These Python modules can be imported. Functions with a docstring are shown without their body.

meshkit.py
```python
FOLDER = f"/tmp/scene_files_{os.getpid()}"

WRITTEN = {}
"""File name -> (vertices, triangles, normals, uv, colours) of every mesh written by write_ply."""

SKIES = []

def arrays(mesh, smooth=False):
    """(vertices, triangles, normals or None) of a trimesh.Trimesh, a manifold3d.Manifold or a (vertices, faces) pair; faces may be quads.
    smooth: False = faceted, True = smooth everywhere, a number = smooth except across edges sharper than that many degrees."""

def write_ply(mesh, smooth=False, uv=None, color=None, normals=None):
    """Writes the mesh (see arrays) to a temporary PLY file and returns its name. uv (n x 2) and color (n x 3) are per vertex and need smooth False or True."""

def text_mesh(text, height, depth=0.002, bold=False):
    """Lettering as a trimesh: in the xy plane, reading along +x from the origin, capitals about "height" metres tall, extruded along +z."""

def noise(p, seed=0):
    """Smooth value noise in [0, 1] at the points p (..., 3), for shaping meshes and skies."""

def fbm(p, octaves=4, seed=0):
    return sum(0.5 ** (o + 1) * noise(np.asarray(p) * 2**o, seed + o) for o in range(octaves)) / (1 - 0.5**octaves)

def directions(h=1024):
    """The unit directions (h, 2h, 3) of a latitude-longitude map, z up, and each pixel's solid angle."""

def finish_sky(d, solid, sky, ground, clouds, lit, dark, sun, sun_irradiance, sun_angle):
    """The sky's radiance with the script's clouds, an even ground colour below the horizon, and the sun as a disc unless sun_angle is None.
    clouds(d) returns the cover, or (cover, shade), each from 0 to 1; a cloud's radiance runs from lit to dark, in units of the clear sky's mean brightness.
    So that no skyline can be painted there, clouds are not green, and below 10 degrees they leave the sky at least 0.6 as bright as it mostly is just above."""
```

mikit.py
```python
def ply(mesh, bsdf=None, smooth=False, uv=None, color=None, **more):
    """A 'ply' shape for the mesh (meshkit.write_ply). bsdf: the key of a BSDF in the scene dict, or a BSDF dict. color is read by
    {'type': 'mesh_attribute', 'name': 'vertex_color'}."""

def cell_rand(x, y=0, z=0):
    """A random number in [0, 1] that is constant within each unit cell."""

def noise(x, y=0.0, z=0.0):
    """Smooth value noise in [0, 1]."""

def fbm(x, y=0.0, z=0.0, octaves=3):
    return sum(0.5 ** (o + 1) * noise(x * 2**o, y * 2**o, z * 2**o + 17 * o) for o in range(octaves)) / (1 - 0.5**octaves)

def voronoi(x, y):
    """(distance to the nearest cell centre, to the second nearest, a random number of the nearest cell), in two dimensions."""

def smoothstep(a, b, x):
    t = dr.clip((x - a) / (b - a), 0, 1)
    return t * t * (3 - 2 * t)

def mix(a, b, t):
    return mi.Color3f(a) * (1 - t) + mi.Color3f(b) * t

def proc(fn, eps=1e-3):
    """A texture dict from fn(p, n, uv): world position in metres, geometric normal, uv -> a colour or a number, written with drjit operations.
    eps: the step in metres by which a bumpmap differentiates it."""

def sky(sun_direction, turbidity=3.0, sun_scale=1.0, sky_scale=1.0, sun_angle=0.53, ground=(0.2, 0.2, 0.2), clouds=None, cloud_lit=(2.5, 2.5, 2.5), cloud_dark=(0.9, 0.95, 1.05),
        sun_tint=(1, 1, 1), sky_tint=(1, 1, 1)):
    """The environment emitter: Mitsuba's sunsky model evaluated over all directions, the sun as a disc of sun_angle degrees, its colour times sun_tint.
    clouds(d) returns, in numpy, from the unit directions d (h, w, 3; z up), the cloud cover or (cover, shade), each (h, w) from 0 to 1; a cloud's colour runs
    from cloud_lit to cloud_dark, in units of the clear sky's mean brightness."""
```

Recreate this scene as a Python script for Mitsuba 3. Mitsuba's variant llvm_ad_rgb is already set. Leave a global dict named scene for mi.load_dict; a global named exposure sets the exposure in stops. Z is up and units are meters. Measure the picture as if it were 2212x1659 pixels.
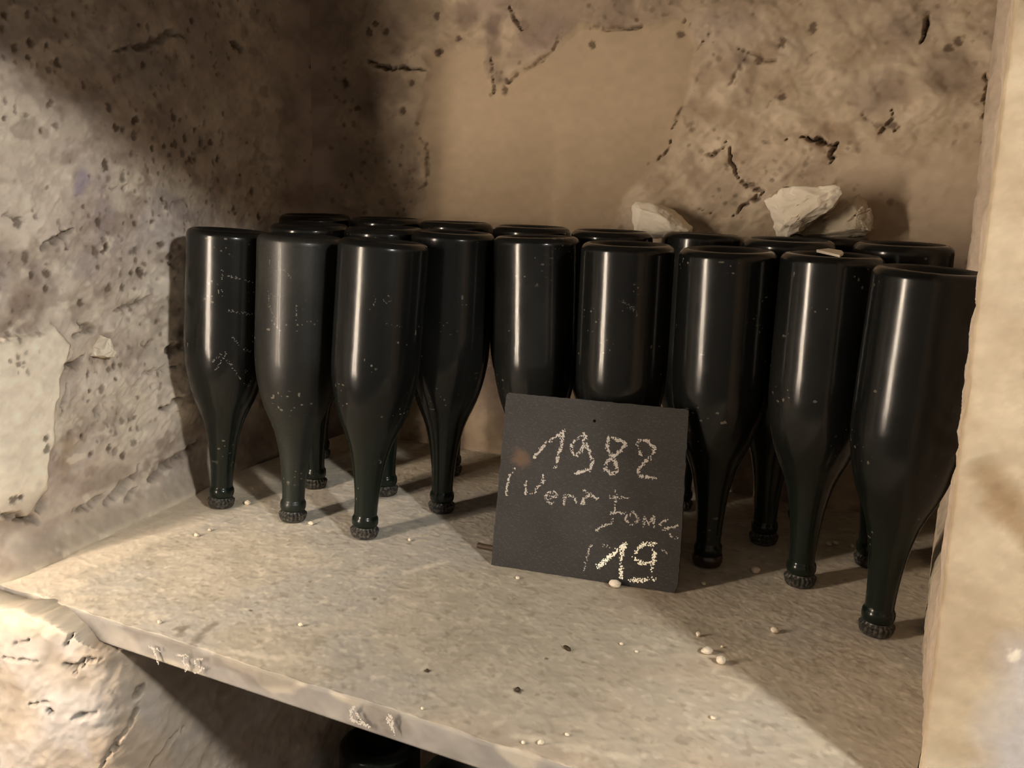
import math, random
import numpy as np, trimesh, mitsuba as mi, mikit, meshkit, drjit as dr
from shapely.geometry import Polygon, Point
from scipy.spatial import cKDTree
from scipy.interpolate import PchipInterpolator

T = mi.ScalarTransform4f
scene, labels = {'type': 'scene'}, {}
rng = np.random.default_rng(7)
fbm, nz = meshkit.fbm, meshkit.noise

# ------------------------------------------------------------------ camera, lamps, exposure
W, H, FOC = 2212, 1659, 2128.46
CAM = np.array([0.75109, -0.76813, 0.36537])
YAW, PITCH, ROLL = np.radians([27.346, 12.143, 1.2966])
FWD = np.array([-np.sin(YAW) * np.cos(PITCH), np.cos(YAW) * np.cos(PITCH), -np.sin(PITCH)])
_r = np.array([np.cos(YAW), np.sin(YAW), 0]); _u = np.cross(_r, FWD)
RIGHT, UP = np.cos(ROLL) * _r + np.sin(ROLL) * _u, -np.sin(ROLL) * _r + np.cos(ROLL) * _u
scene['camera'] = {'type': 'perspective', 'fov': math.degrees(2 * math.atan(W / 2 / FOC)), 'fov_axis': 'x', 'near_clip': 0.02, 'far_clip': 50,
                   'to_world': T().look_at(origin=CAM.tolist(), target=(CAM + FWD).tolist(), up=UP.tolist())}
exposure = 4.2
BULB_POS, BULB_R, BULB_RGB = (1.52, -0.80, 0.77), 0.050, (34, 32.6, 29.6)
TUBES, TUBE_R, TUBE_RGB = [((-0.040, -0.80, -0.04), (-0.120, -0.80, 0.60)), ((-0.160, -0.80, -0.04), (-0.128, -0.80, 0.60))], 0.008, (9.9, 8.1, 6.3)


def ray(u, v):
    return FWD + RIGHT * (u - W / 2) / FOC - UP * (v - H / 2) / FOC


def on_plane(u, v, p0, n):
    """where the photograph's pixel lies on a known plane of the niche"""
    d = ray(u, v)
    return CAM + d * (np.dot(np.asarray(p0) - CAM, n) / np.dot(d, n))


# ------------------------------------------------------------------ materials
def rgb(*c):
    return {'type': 'rgb', 'value': list(c)}


VC = {'type': 'mesh_attribute', 'name': 'vertex_color'}
scene['mat_stone'] = {'type': 'twosided', 'bsdf': {'type': 'diffuse', 'reflectance': VC}}


def plain_stone(key, a, b, f=9.0):
    def fn(p, n, uv):
        return mikit.mix(a, b, mikit.fbm(p.x * f, p.y * f, p.z * f, octaves=4))
    scene[key] = {'type': 'twosided', 'bsdf': {'type': 'diffuse', 'reflectance': mikit.proc(fn)}}


plain_stone('mat_cellar', (0.22, 0.21, 0.205), (0.33, 0.32, 0.315))
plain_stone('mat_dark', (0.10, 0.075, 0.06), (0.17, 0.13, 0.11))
plain_stone('mat_chip', (0.74, 0.66, 0.53), (0.90, 0.84, 0.72), 60)
plain_stone('mat_slab_stone', (0.42, 0.36, 0.27), (0.60, 0.53, 0.42), 40)
plain_stone('mat_crumb', (0.55, 0.48, 0.38), (0.80, 0.72, 0.58), 300)
plain_stone('mat_darkcrumb', (0.03, 0.022, 0.015), (0.08, 0.06, 0.04), 300)
scene['mat_chalk'] = {'type': 'twosided', 'bsdf': {'type': 'diffuse', 'reflectance': rgb(0.37, 0.34, 0.31)}}
scene['mat_chalk_bold'] = {'type': 'twosided', 'bsdf': {'type': 'diffuse', 'reflectance': rgb(0.82, 0.80, 0.68)}}
scene['mat_chalk_faint'] = {'type': 'twosided', 'bsdf': {'type': 'diffuse', 'reflectance': rgb(0.11, 0.11, 0.10)}}
scene['mat_chalk_shelf'] = {'type': 'twosided', 'bsdf': {'type': 'diffuse', 'reflectance': rgb(0.46, 0.43, 0.38)}}
scene['mat_nail'] = {'type': 'principled', 'base_color': rgb(0.06, 0.04, 0.028), 'roughness': 0.7, 'metallic': 0.3}
scene['mat_iron'] = {'type': 'principled', 'base_color': rgb(0.05, 0.05, 0.05), 'roughness': 0.5}


def glass(key, dust, rough, tint=(0.0028, 0.0033, 0.0032), seed=0.0):
    def col(p, n, uv):
        thin = 1 - mikit.smoothstep(0.02, 0.16, p.z)                     # thin neck glass shows its green
        c = mikit.mix(tint, (0.0022, 0.0062, 0.0042), thin)
        film = mikit.smoothstep(0.30, 0.85, mikit.fbm(p.x * 26 + seed, p.y * 26, p.z * 11, octaves=4))
        film = film * (0.6 + 0.8 * mikit.noise(p.x * 600, p.y * 600, p.z * 500))
        c = mikit.mix(c, (0.29, 0.27, 0.235), dust * (0.25 + film))
        speck = mikit.smoothstep(0.80, 0.86, mikit.noise(p.x * 330 + seed, p.y * 330, p.z * 330)) * mikit.smoothstep(0.62, 0.74, mikit.fbm(p.x * 38, p.y * 38 + seed, p.z * 38, octaves=2))
        return mikit.mix(c, (0.42, 0.38, 0.31), speck * 0.2)

    def rgh(p, n, uv):
        return rough + 0.10 * mikit.fbm(p.x * 60 + seed, p.y * 60, p.z * 60, octaves=3)
    scene[key] = {'type': 'principled', 'base_color': mikit.proc(col), 'roughness': mikit.proc(rgh), 'specular': 0.27, 'clearcoat': 0.30, 'clearcoat_gloss': 0.97}


glass('mat_glass', 0.016, 0.12)
glass('mat_glass_film', 0.004, 0.15, seed=3.1)
glass('mat_glass_dusty', 0.032, 0.36, seed=7.7)
scene['mat_cap'] = {'type': 'principled', 'base_color': mikit.proc(lambda p, n, uv: mikit.mix((0.028, 0.028, 0.026), (0.10, 0.093, 0.078), mikit.smoothstep(0.40, 0.8, mikit.fbm(p.x * 420, p.y * 420, p.z * 420, octaves=2)))), 'roughness': 0.45, 'metallic': 0.35}
scene['mat_cap_red'] = {'type': 'principled', 'base_color': rgb(0.022, 0.012, 0.010), 'roughness': 0.3, 'specular': 0.6}


def slate_col(p, n, uv):
    c = mikit.mix((0.0185, 0.018, 0.0175), (0.033, 0.031, 0.030), mikit.fbm(p.x * 34, p.y * 34, p.z * 34, octaves=4))
    c = mikit.mix(c, (0.062, 0.058, 0.055), 0.4 * mikit.smoothstep(0.55, 0.9, mikit.noise(p.x * 900, p.y * 900, p.z * 900)))
    d = dr.sqrt(dr.square(p.x - RUST[0]) + dr.square(p.z - RUST[2])) + 0.012 * (mikit.fbm(p.x * 160, p.y * 160, p.z * 160, octaves=3) - 0.5)
    return mikit.mix(c, (0.13, 0.075, 0.045), 0.5 * (1 - mikit.smoothstep(0.003, 0.013, d)))


# ------------------------------------------------------------------ helpers
def put(key, mesh, mat, smooth=False, color=None, **kw):
    scene[key] = mikit.ply(mesh, mat, smooth=smooth, color=color, **kw)
    return key


def tag(key, label, cat, group=None):
    labels[key] = {'label': label, 'category': cat}
    if group:
        labels[key]['group'] = group


def struct(key, label=None):
    labels[key] = {'kind': 'structure', 'label': label or key.replace('_', ' ')}


def grid_mesh(P):
    """P (n, m, 3) -> vertices, faces"""
    n, m = P.shape[:2]
    i, j = np.meshgrid(np.arange(n - 1), np.arange(m - 1), indexing='ij')
    a = i * m + j
    return P.reshape(-1, 3), np.stack([a, a + m, a + m + 1, a + 1], -1).reshape(-1, 4)


def polyline_path(pts, step, rounds=0.0):
    """resampled 2-D path (x, y) with smoothed corners, and its left-hand normals"""
    pts = np.asarray(pts, float)
    L = np.r_[0, np.cumsum(np.linalg.norm(np.diff(pts, axis=0), axis=1))]
    s = np.linspace(0, L[-1], int(L[-1] / step) + 1)
    p = np.stack([np.interp(s, L, pts[:, k]) for k in (0, 1)], -1)
    if rounds:
        k = max(1, int(rounds / step)); w = np.hanning(2 * k + 3)[1:-1]; w /= w.sum()
        q = np.vstack([p[0] + (p[0] - p[1]) * np.arange(k, 0, -1)[:, None], p, p[-1] + (p[-1] - p[-2]) * np.arange(1, k + 1)[:, None]])
        p = np.stack([np.convolve(q[:, c], w, 'valid') for c in (0, 1)], -1)
    t = np.gradient(p, axis=0); t /= np.linalg.norm(t, axis=1, keepdims=True)
    return p, np.stack([-t[:, 1], t[:, 0]], -1)


def seg_dist(P, line):
    """distance from the points P (k, 3) to a 3-D polyline, and the parameter along it"""
    best, par = np.full(len(P), 9.0), np.zeros(len(P))
    n = len(line) - 1
    for k in range(n):
        a, d = line[k], line[k + 1] - line[k]
        t = np.clip(((P - a) @ d) / max(d @ d, 1e-12), 0, 1)
        q = np.linalg.norm(P - a - t[:, None] * d, axis=1)
        m = q < best
        best[m], par[m] = q[m], (k + t[m]) / n
    return best, par


class Wall:
    """a rough stone surface: a path in plan, swept in z, with relief and the stone's own colours"""

    def __init__(self, path, zs, step, rounds=0.02, flip=1):
        p, n = polyline_path(path, step, rounds)
        self.nrm = np.broadcast_to(np.concatenate([n * flip, np.zeros((len(n), 1))], 1)[:, None], (len(p), len(zs), 3))
        self.P = np.concatenate([np.broadcast_to(p[:, None], (len(p), len(zs), 2)), np.broadcast_to(zs[None, :, None], (len(p), len(zs), 1))], -1).copy()
        self.d = np.zeros(self.P.shape[:2]); self.c = np.zeros(self.P.shape)
        self.flip, self.thin = flip, 1.0

    def flat(self):
        return self.P.reshape(-1, 3)

    def on(self, px, dense=1):
        """the points of this wall that the given image points show"""
        if not hasattr(self, 'tree'):
            V = (self.P + self.nrm * self.d[..., None]).reshape(-1, 3) - CAM
            w = V @ FWD
            self.tree = cKDTree(np.stack([W / 2 + FOC * (V @ RIGHT) / w, H / 2 - FOC * (V @ UP) / w], -1))
        px = np.asarray(px, float)
        if dense > 1:
            t = np.linspace(0, len(px) - 1, (len(px) - 1) * dense + 1)
            px = np.stack([np.interp(t, np.arange(len(px)), px[:, k]) for k in (0, 1)], -1)
        return self.flat()[self.tree.query(px)[1]]

    def mask_poly(self, px, plane, soft=0.006, wob=0.01, seed=3):
        """soft mask of a polygon whose corners were read off the photograph and set onto the wall's plane"""
        w3 = np.array([on_plane(u, v, *plane) for u, v in px])
        n = np.asarray(plane[1], float); a = np.cross(n, [0, 0, 1]); a /= np.linalg.norm(a)
        poly = Polygon(np.stack([w3 @ a, w3[:, 2]], -1)).buffer(0)
        Q = self.flat(); x, z = Q @ a, Q[:, 2]
        w = (fbm(Q * 45, 3, seed) - 0.5) * 2 * wob
        import shapely
        pts = shapely.points(x + w, z + w)
        ins = shapely.contains(poly, pts); dist = shapely.distance(poly.boundary, pts)
        return np.clip(0.5 + np.where(ins, dist, -dist) / (2 * soft), 0, 1).reshape(self.d.shape)

    def crack(self, px, plane, width, depth, dark=0.5, seed=1, col=(0.05, 0.038, 0.028)):
        width = width * self.thin
        line = self.on(px, 6)
        Q = self.flat(); lo, hi = line.min(0) - 0.03, line.max(0) + 0.03
        idx = np.nonzero(((Q[:, 2] > lo[2]) & (Q[:, 2] < hi[2]) & (Q[:, 0] > lo[0] - .03) & (Q[:, 0] < hi[0] + .03) & (Q[:, 1] > lo[1] - .03) & (Q[:, 1] < hi[1] + .03)))[0]
        if not len(idx):
            return
        q = Q[idx]; j = (np.stack([fbm(q * 130, 3, seed + k) for k in range(3)], -1) - 0.5) * 0.009
        dd, t = seg_dist(q + j, line)
        w = width * (0.35 + 0.9 * np.sin(np.pi * np.clip(t, 0.03, 0.97))) * (0.5 + nz(q * 90, seed + 9))
        m = np.clip(1.25 - dd / w, 0, 1) ** 1.0
        self.d.reshape(-1)[idx] -= depth * m
        c = self.c.reshape(-1, 3); k = (dark * m)[:, None]
        c[idx] = c[idx] * (1 - k) + np.array(col) * k

    def spots(self, centres, radii, strengths, col, pit=0.0, seed=5):
        Q = self.flat(); tree = cKDTree(Q); c = self.c.reshape(-1, 3); d = self.d.reshape(-1)
        for k, (ce, r, s) in enumerate(zip(centres, radii, strengths)):
            i = tree.query_ball_point(ce, r * 2.0)
            if not i:
                continue
            q = Q[i]; el = q - ce; el[:, 2] *= 0.75 + 0.5 * ((k * 37) % 10) / 10
            rr = np.linalg.norm(el, axis=1) / r + (nz(q * 420, seed) - 0.5) * 0.9
            m = np.clip((1.25 - rr) / 0.5, 0, 1) * s
            c[i] = c[i] * (1 - m[:, None]) + np.array(col) * m[:, None]
            d[i] -= pit * m

    def build(self, key, stone=None, label=None):
        V = self.P + self.nrm * self.d[..., None]
        v, f = grid_mesh(V)
        if self.flip > 0:
            f = f[:, ::-1]
        c = np.clip(self.c.reshape(-1, 3), 0.01, 0.95)
        if stone is not None:                                    # a stone set in the wall is a part of its own
            inside = stone.reshape(-1)[f].mean(1) > .5
            g = f[inside]; ids, inv = np.unique(g, return_inverse=True)
            put(key + '__stone', (v[ids], inv.reshape(g.shape)), 'mat_stone', smooth=True, color=c[ids])
            labels[key + '__stone'] = {'label': label}
            f = f[~inside]
            ids, inv = np.unique(f, return_inverse=True)
            v, c, f = v[ids], c[ids], inv.reshape(f.shape)
            put(key + '__masonry', (v, f), 'mat_stone', smooth=True, color=c)
            return
        put(key, (v, f), 'mat_stone', smooth=True, color=c)


def lerp(a, b, t):
    return np.asarray(a) * (1 - t[..., None]) + np.asarray(b) * t[..., None]


def ss(a, b, x):
    t = np.clip((x - a) / (b - a), 0, 1)
    return t * t * (3 - 2 * t)


def box_mesh(lo, hi):
    lo, hi = np.array(lo, float), np.array(hi, float)
    m = trimesh.creation.box(hi - lo); m.apply_translation((lo + hi) / 2)
    return m


# ------------------------------------------------------------------ structure: back wall of the niche
BACK_PLANE = ((0.3, 0.342, 0.4), (0, 1, 0))
LEFT_N = np.array([1, 0.17, 0.0]); LEFT_PLANE = ((-0.05, -0.10, 0.0), LEFT_N)
STEP = 0.0015

bw = Wall([(-0.106, 0.298), (-0.088, 0.312), (-0.03, 0.327), (0.10, 0.342), (0.76, 0.348)], np.arange(-0.03, 0.665, STEP), STEP, 0.03, flip=-1)
Q = bw.P
n1, n2, n3 = fbm(Q * 9, 4, 11), fbm(Q * 30, 4, 12), fbm(Q * 110, 3, 13)
big = fbm(Q * 4.2, 3, 14)
patch = bw.mask_poly([(925, 110), (1045, 105), (1062, 195), (1180, 120), (1250, 55), (1400, 62), (1470, 40), (1505, 90), (1488, 190), (1460, 300), (1420, 350), (1350, 420), (1300, 560), (900, 560), (925, 380), (905, 300), (930, 200)], BACK_PLANE, 0.004, 0.010)
right = bw.mask_poly([(1500, 60), (2300, -40), (2300, 700), (1250, 700), (1330, 430), (1440, 300)], BACK_PLANE, 0.02, 0.02, 8)
sm_r = bw.mask_poly([(1820, 330), (2200, 320), (2200, 700), (1830, 700), (1700, 520), (1820, 430)], BACK_PLANE, 0.012, 0.012, 9)
rough = (1 - patch) * (1 - 0.75 * sm_r)
bw.d = (n1 - 0.5) * 0.022 * rough + (n2 - 0.5) * 0.013 * rough + (n3 - 0.5) * (0.0035 * rough + 0.0006) + 0.004 * (big - 0.5) - 0.003 * patch
bw.d += 0.003 * (fbm(Q * 90, 3, 23) - .5) * rough + 0.010 * right * rough * np.abs(fbm(Q * 18, 4, 21) - .5) * 2 + .004 * right * rough * (fbm(Q * 60, 3, 22) - .5) - 0.004 * right
base = lerp((0.36, 0.285, 0.205), (0.52, 0.42, 0.305), ss(0.3, 0.7, n2))
base = lerp(base, (0.25, 0.19, 0.145), 0.65 * ss(0.50, 0.68, n1) * rough)                    # brown soiling
base = lerp(base, (0.27, 0.205, 0.19), 0.5 * ss(0.52, 0.7, fbm(Q * 14, 3, 31)) * rough)      # mauve bloom
base = lerp(base, lerp((0.37, 0.285, 0.195), (0.43, 0.34, 0.24), n1), patch)
base = lerp(base, lerp((0.43, 0.345, 0.25), (0.56, 0.47, 0.355), ss(0.3, 0.7, n2)), 0.75 * right * (1 - patch))
base = lerp(base, (0.55, 0.44, 0.33), 0.7 * sm_r)
base = lerp(base, (0.30, 0.22, 0.155), 0.6 * right * (1 - sm_r) * ss(0.52, 0.66, fbm(Q * 22, 4, 41)))
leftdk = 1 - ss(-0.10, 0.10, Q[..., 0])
base = lerp(base, (0.24, 0.185, 0.15), 0.5 * leftdk * rough)  # soiled left side, with the jamb's soft shade deepened in the colour
for px, r, s in [((1010, 30), .020, .6), ((1060, 80), .022, .65), ((1070, 45), .017, .6), ((860, 110), .012, .5), ((720, 150), .02, .5), ((1130, 55), .012, .5), ((1960, 60), .03, .5), ((2050, 150), .03, .45), ((1900, 200), .03, .4), ((2170, 60), .022, .6),
                 ((800, 230), .02, .4), ((930, 330), .016, .5), ((890, 370), .02, .5), ((1600, 130), .013, .5), ((1330, 45), .022, .45), ((1080, 170), .011, .5)]:
    ce = bw.on([px])[0]
    dd = np.linalg.norm((Q - ce) * (1, .6, 1), axis=-1) + (fbm(Q * 50, 3, 51) - 0.5) * r * 1.3
    base = lerp(base, (0.155, 0.112, 0.10), s * np.clip(1.5 - dd / (r * .75), 0, 1) * (1 - .8 * patch))
base *= (0.90 + 0.2 * n3)[..., None]
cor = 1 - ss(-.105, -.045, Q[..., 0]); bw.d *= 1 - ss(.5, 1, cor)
base = lerp(base, lerp((0.26, 0.205, 0.175), (0.42, 0.335, 0.28), ss(.3, .7, n2)), cor * .9)  # shade of the corner put into the colour
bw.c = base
bw.thin = .62
for px, w, dp, dk in [([(790, 132), (830, 145), (880, 148), (920, 152)], .0035, .012, .8), ([(1058, 205), (1068, 200), (1064, 170), (1062, 130), (1058, 110)], .0022, .008, .6), ([(1066, 200), (1120, 162), (1180, 122), (1215, 70)], .0020, .006, .28),  # slanting stroke is a shadow edge of the sawn patch, tinted in
                      ([(1100, 15), (1115, 45), (1130, 70)], .0028, .010, .5), ([(1700, 297), (1740, 300), (1790, 310), (1815, 308)], .0032, .014, .8), ([(1805, 308), (1800, 330), (1790, 350)], .004, .012, .7),
                      ([(1575, 310), (1580, 350), (1600, 390), (1640, 410), (1660, 418)], .0025, .009, .55), ([(1570, 300), (1555, 325), (1525, 340), (1505, 350)], .0022, .008, .6), ([(1450, 280), (1465, 245), (1485, 225)], .002, .005, .5), ([(1580, 470), (1610, 440), (1660, 415)], .003, .010, .55),
                      ([(1990, 100), (2005, 60), (2000, 20)], .0035, .012, .65), ([(1655, 240), (1680, 205), (1690, 195)], .002, .004, .45), ([(1470, 55), (1482, 40)], .003, .01, .85), ([(1500, 110), (1530, 80), (1535, 60)], .002, .005, .4), ([(1450, 300), (1440, 330), (1400, 360)], .002, .006, .4),
                      ([(905, 300), (920, 310), (925, 390), (900, 420)], .003, .005, .45), ([(1925, 230), (1925, 270), (1900, 290)], .003, .008, .5), ([(2130, 150), (2132, 180), (2128, 270)], .003, .007, .5), ([(1590, 100), (1620, 115), (1690, 140)], .003, .006, .4), ([(1930, 285), (1960, 270)], .002, .006, .45),
                      ([(1490, 440), (1540, 465), (1590, 470)], .002, .005, .4), ([(1740, 130), (1775, 100)], .0016, .003, .3), ([(1850, 240), (1925, 285)], .002, .004, .35), ([(1610, 130), (1570, 190)], .003, .005, .4), ([(1270, 60), (1330, 62), (1400, 55)], .003, .007, .5)]:
    bw.crack(px, BACK_PLANE, w, dp, dk)
pts = bw.on([(795, 68), (810, 50), (835, 70), (943, 33), (990, 82), (890, 178), (870, 238), (1690, 210), (1930, 270), (1640, 130), (1690, 90), (2050, 105), (2070, 90), (1755, 60), (1470, 75), (1280, 95), (1090, 195), (1095, 175), (950, 110), (946, 115), (746, 180), (770, 232)])
bw.spots(np.array(pts), np.full(len(pts), .0042), np.full(len(pts), .75), (0.07, 0.045, 0.03), .002)
k = 900
cx = np.stack([rng.uniform(-.1, .72, k), np.full(k, .335), rng.uniform(.28, .6, k)], -1)
keep = fbm(cx * 11, 3, 61) > .45
cx = cx[keep]
pk = cKDTree(bw.flat()).query(cx)[1]
cx = bw.flat()[pk]
isp = patch.reshape(-1)[pk] < .3
bw.spots(cx[isp], rng.uniform(.0010, .0034, isp.sum()), rng.uniform(.25, .6, isp.sum()), (0.12, 0.085, 0.06), .001)
bw.build('wall_back', patch, 'smooth sawn face of a large stone'); struct('wall_back', 'rough limestone back wall of the niche with a smooth sawn patch')

# ------------------------------------------------------------------ structure: left wall of the niche, with the jamb at its front
lw = Wall([(-0.60, -0.300), (-0.05, -0.292), (-0.036, -0.235), (-0.068, -0.02), (-0.090, 0.070), (-0.113, 0.215), (-0.117, 0.268), (-0.106, 0.298)], np.arange(-0.015, 0.70, STEP), STEP, 0.014, flip=-1)
Q = lw.P
n1, n2, n3 = fbm(Q * 10, 4, 111), fbm(Q * 34, 4, 112), fbm(Q * 120, 3, 113)
block = lw.mask_poly([(-250, 760), (0, 738), (60, 722), (120, 705), (150, 740), (130, 800), (122, 870), (115, 960), (100, 1060), (70, 1110), (0, 1130), (-250, 1160)], LEFT_PLANE, 0.004, 0.006)
z = Q[..., 2]
lump = ss(0.02, 0.10, z)
soft = 1 - 0.55 * ss(0.24, 0.40, z)                                        # the upper wall is smoother
inner = ss(-0.29, -0.26, Q[..., 1])
lw.d = ((n1 - 0.5) * 0.014 * soft + (n2 - 0.5) * 0.0065 * soft + (n3 - 0.5) * 0.0034 + (fbm(Q * 300, 2, 114) - 0.5) * 0.0016) * (0.25 + 0.75 * lump)
lw.d += 0.007 * block * (1 - .0 * n1)
lw.d = np.where(block > .5, lw.d * .5 + .006, lw.d)
lw.d += 0.017 * np.exp(-((Q[..., 1] - .025) / .035) ** 2) * ss(.06, .11, z) * (1 - ss(.26, .36, z))
lw.d += 0.016 * (1 - ss(0.0, 0.035, z)) ** 2 + 0.004 * (1 - ss(0.01, 0.06, z))          # mortar fillet onto the shelf
base = lerp((0.55, 0.475, 0.40), (0.72, 0.64, 0.55), ss(0.3, 0.7, n2))
base = lerp(base, (0.42, 0.345, 0.31), 0.5 * ss(0.50, 0.66, n1))
base = lerp(base, (0.33, 0.285, 0.30), 0.55 * ss(0.53, 0.7, fbm(Q * 13, 3, 131)) * ss(0.15, 0.3, z))
base = lerp(base, (0.68, 0.61, 0.50), 0.5 * ss(0.55, 0.7, fbm(Q * 18, 3, 132)))
base = lerp(base, (0.95, 0.86, 0.71), 0.92 * block)
dirt = np.exp(-((z - 0.047) / 0.020) ** 2) * ss(.42, .6, fbm(Q * (18, 18, 40), 3, 133))
base = lerp(base, (0.27, 0.20, 0.16), 0.6 * dirt)
base = lerp(base, (0.47, 0.40, 0.32), 0.7 * (1 - ss(0.012, 0.03, z)))
base = lerp(base, (0.66, 0.59, 0.47), 0.8 * (1 - ss(0.001, 0.007, z)))
for px, r, s, co in [((180, 380), .012, .6, (.25, .21, .33)), ((170, 410), .008, .5, (.24, .20, .34)), ((60, 640), .022, .6, (.28, .20, .16)), ((30, 690), .02, .6, (.27, .19, .15)), ((225, 470), .02, .45, (.34, .28, .29)), ((150, 960), .012, .6, (.36, .26, .17)),
                     ((140, 1000), .012, .6, (.38, .28, .19)), ((70, 590), .012, .5, (.27, .21, .19)), ((200, 250), .02, .35, (.34, .29, .32)), ((390, 720), .010, .9, (.05, .04, .04)), ((383, 750), .007, .9, (.05, .04, .04)), ((110, 620), .010, .5, (.28, .22, .19))]:
    ce = lw.on([px])[0]
    dd = np.linalg.norm(Q - ce, axis=-1) + (fbm(Q * 70, 3, 151) - 0.5) * r * 1.2
    base = lerp(base, co, s * np.clip(1.5 - dd / (r * .8), 0, 1))
base = lerp(base, (0.33, 0.26, 0.215), 0.55 * ss(.56, .70, fbm(Q * 46, 3, 171)) * (1 - block))
base = lerp(base, (0.82, 0.75, 0.63), 0.5 * ss(.62, .74, fbm(Q * 60, 3, 172)) * (1 - ss(.3, .42, z)))
base = lerp(base, (0.30, 0.23, 0.205), 0.35 * ss(.40, .50, z - .4 * (-.05 - Q[..., 1]) * 0) * ss(.35, .6, n1))  # brownish tint, adding to the shade of the upper wall
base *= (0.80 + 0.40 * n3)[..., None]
base *= (1 - .28 * ss(.36, .46, z + .45 * (Q[..., 1] + .05)))[..., None]  # lintel shade deepened in the wall colour, along its sloping edge
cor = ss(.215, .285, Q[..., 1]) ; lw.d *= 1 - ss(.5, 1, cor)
base = lerp(base, lerp((0.26, 0.205, 0.175), (0.42, 0.335, 0.28), ss(.3, .7, n2)), cor * .9)  # same corner shade in the colour as on the back wall
lw.c = base
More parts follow.
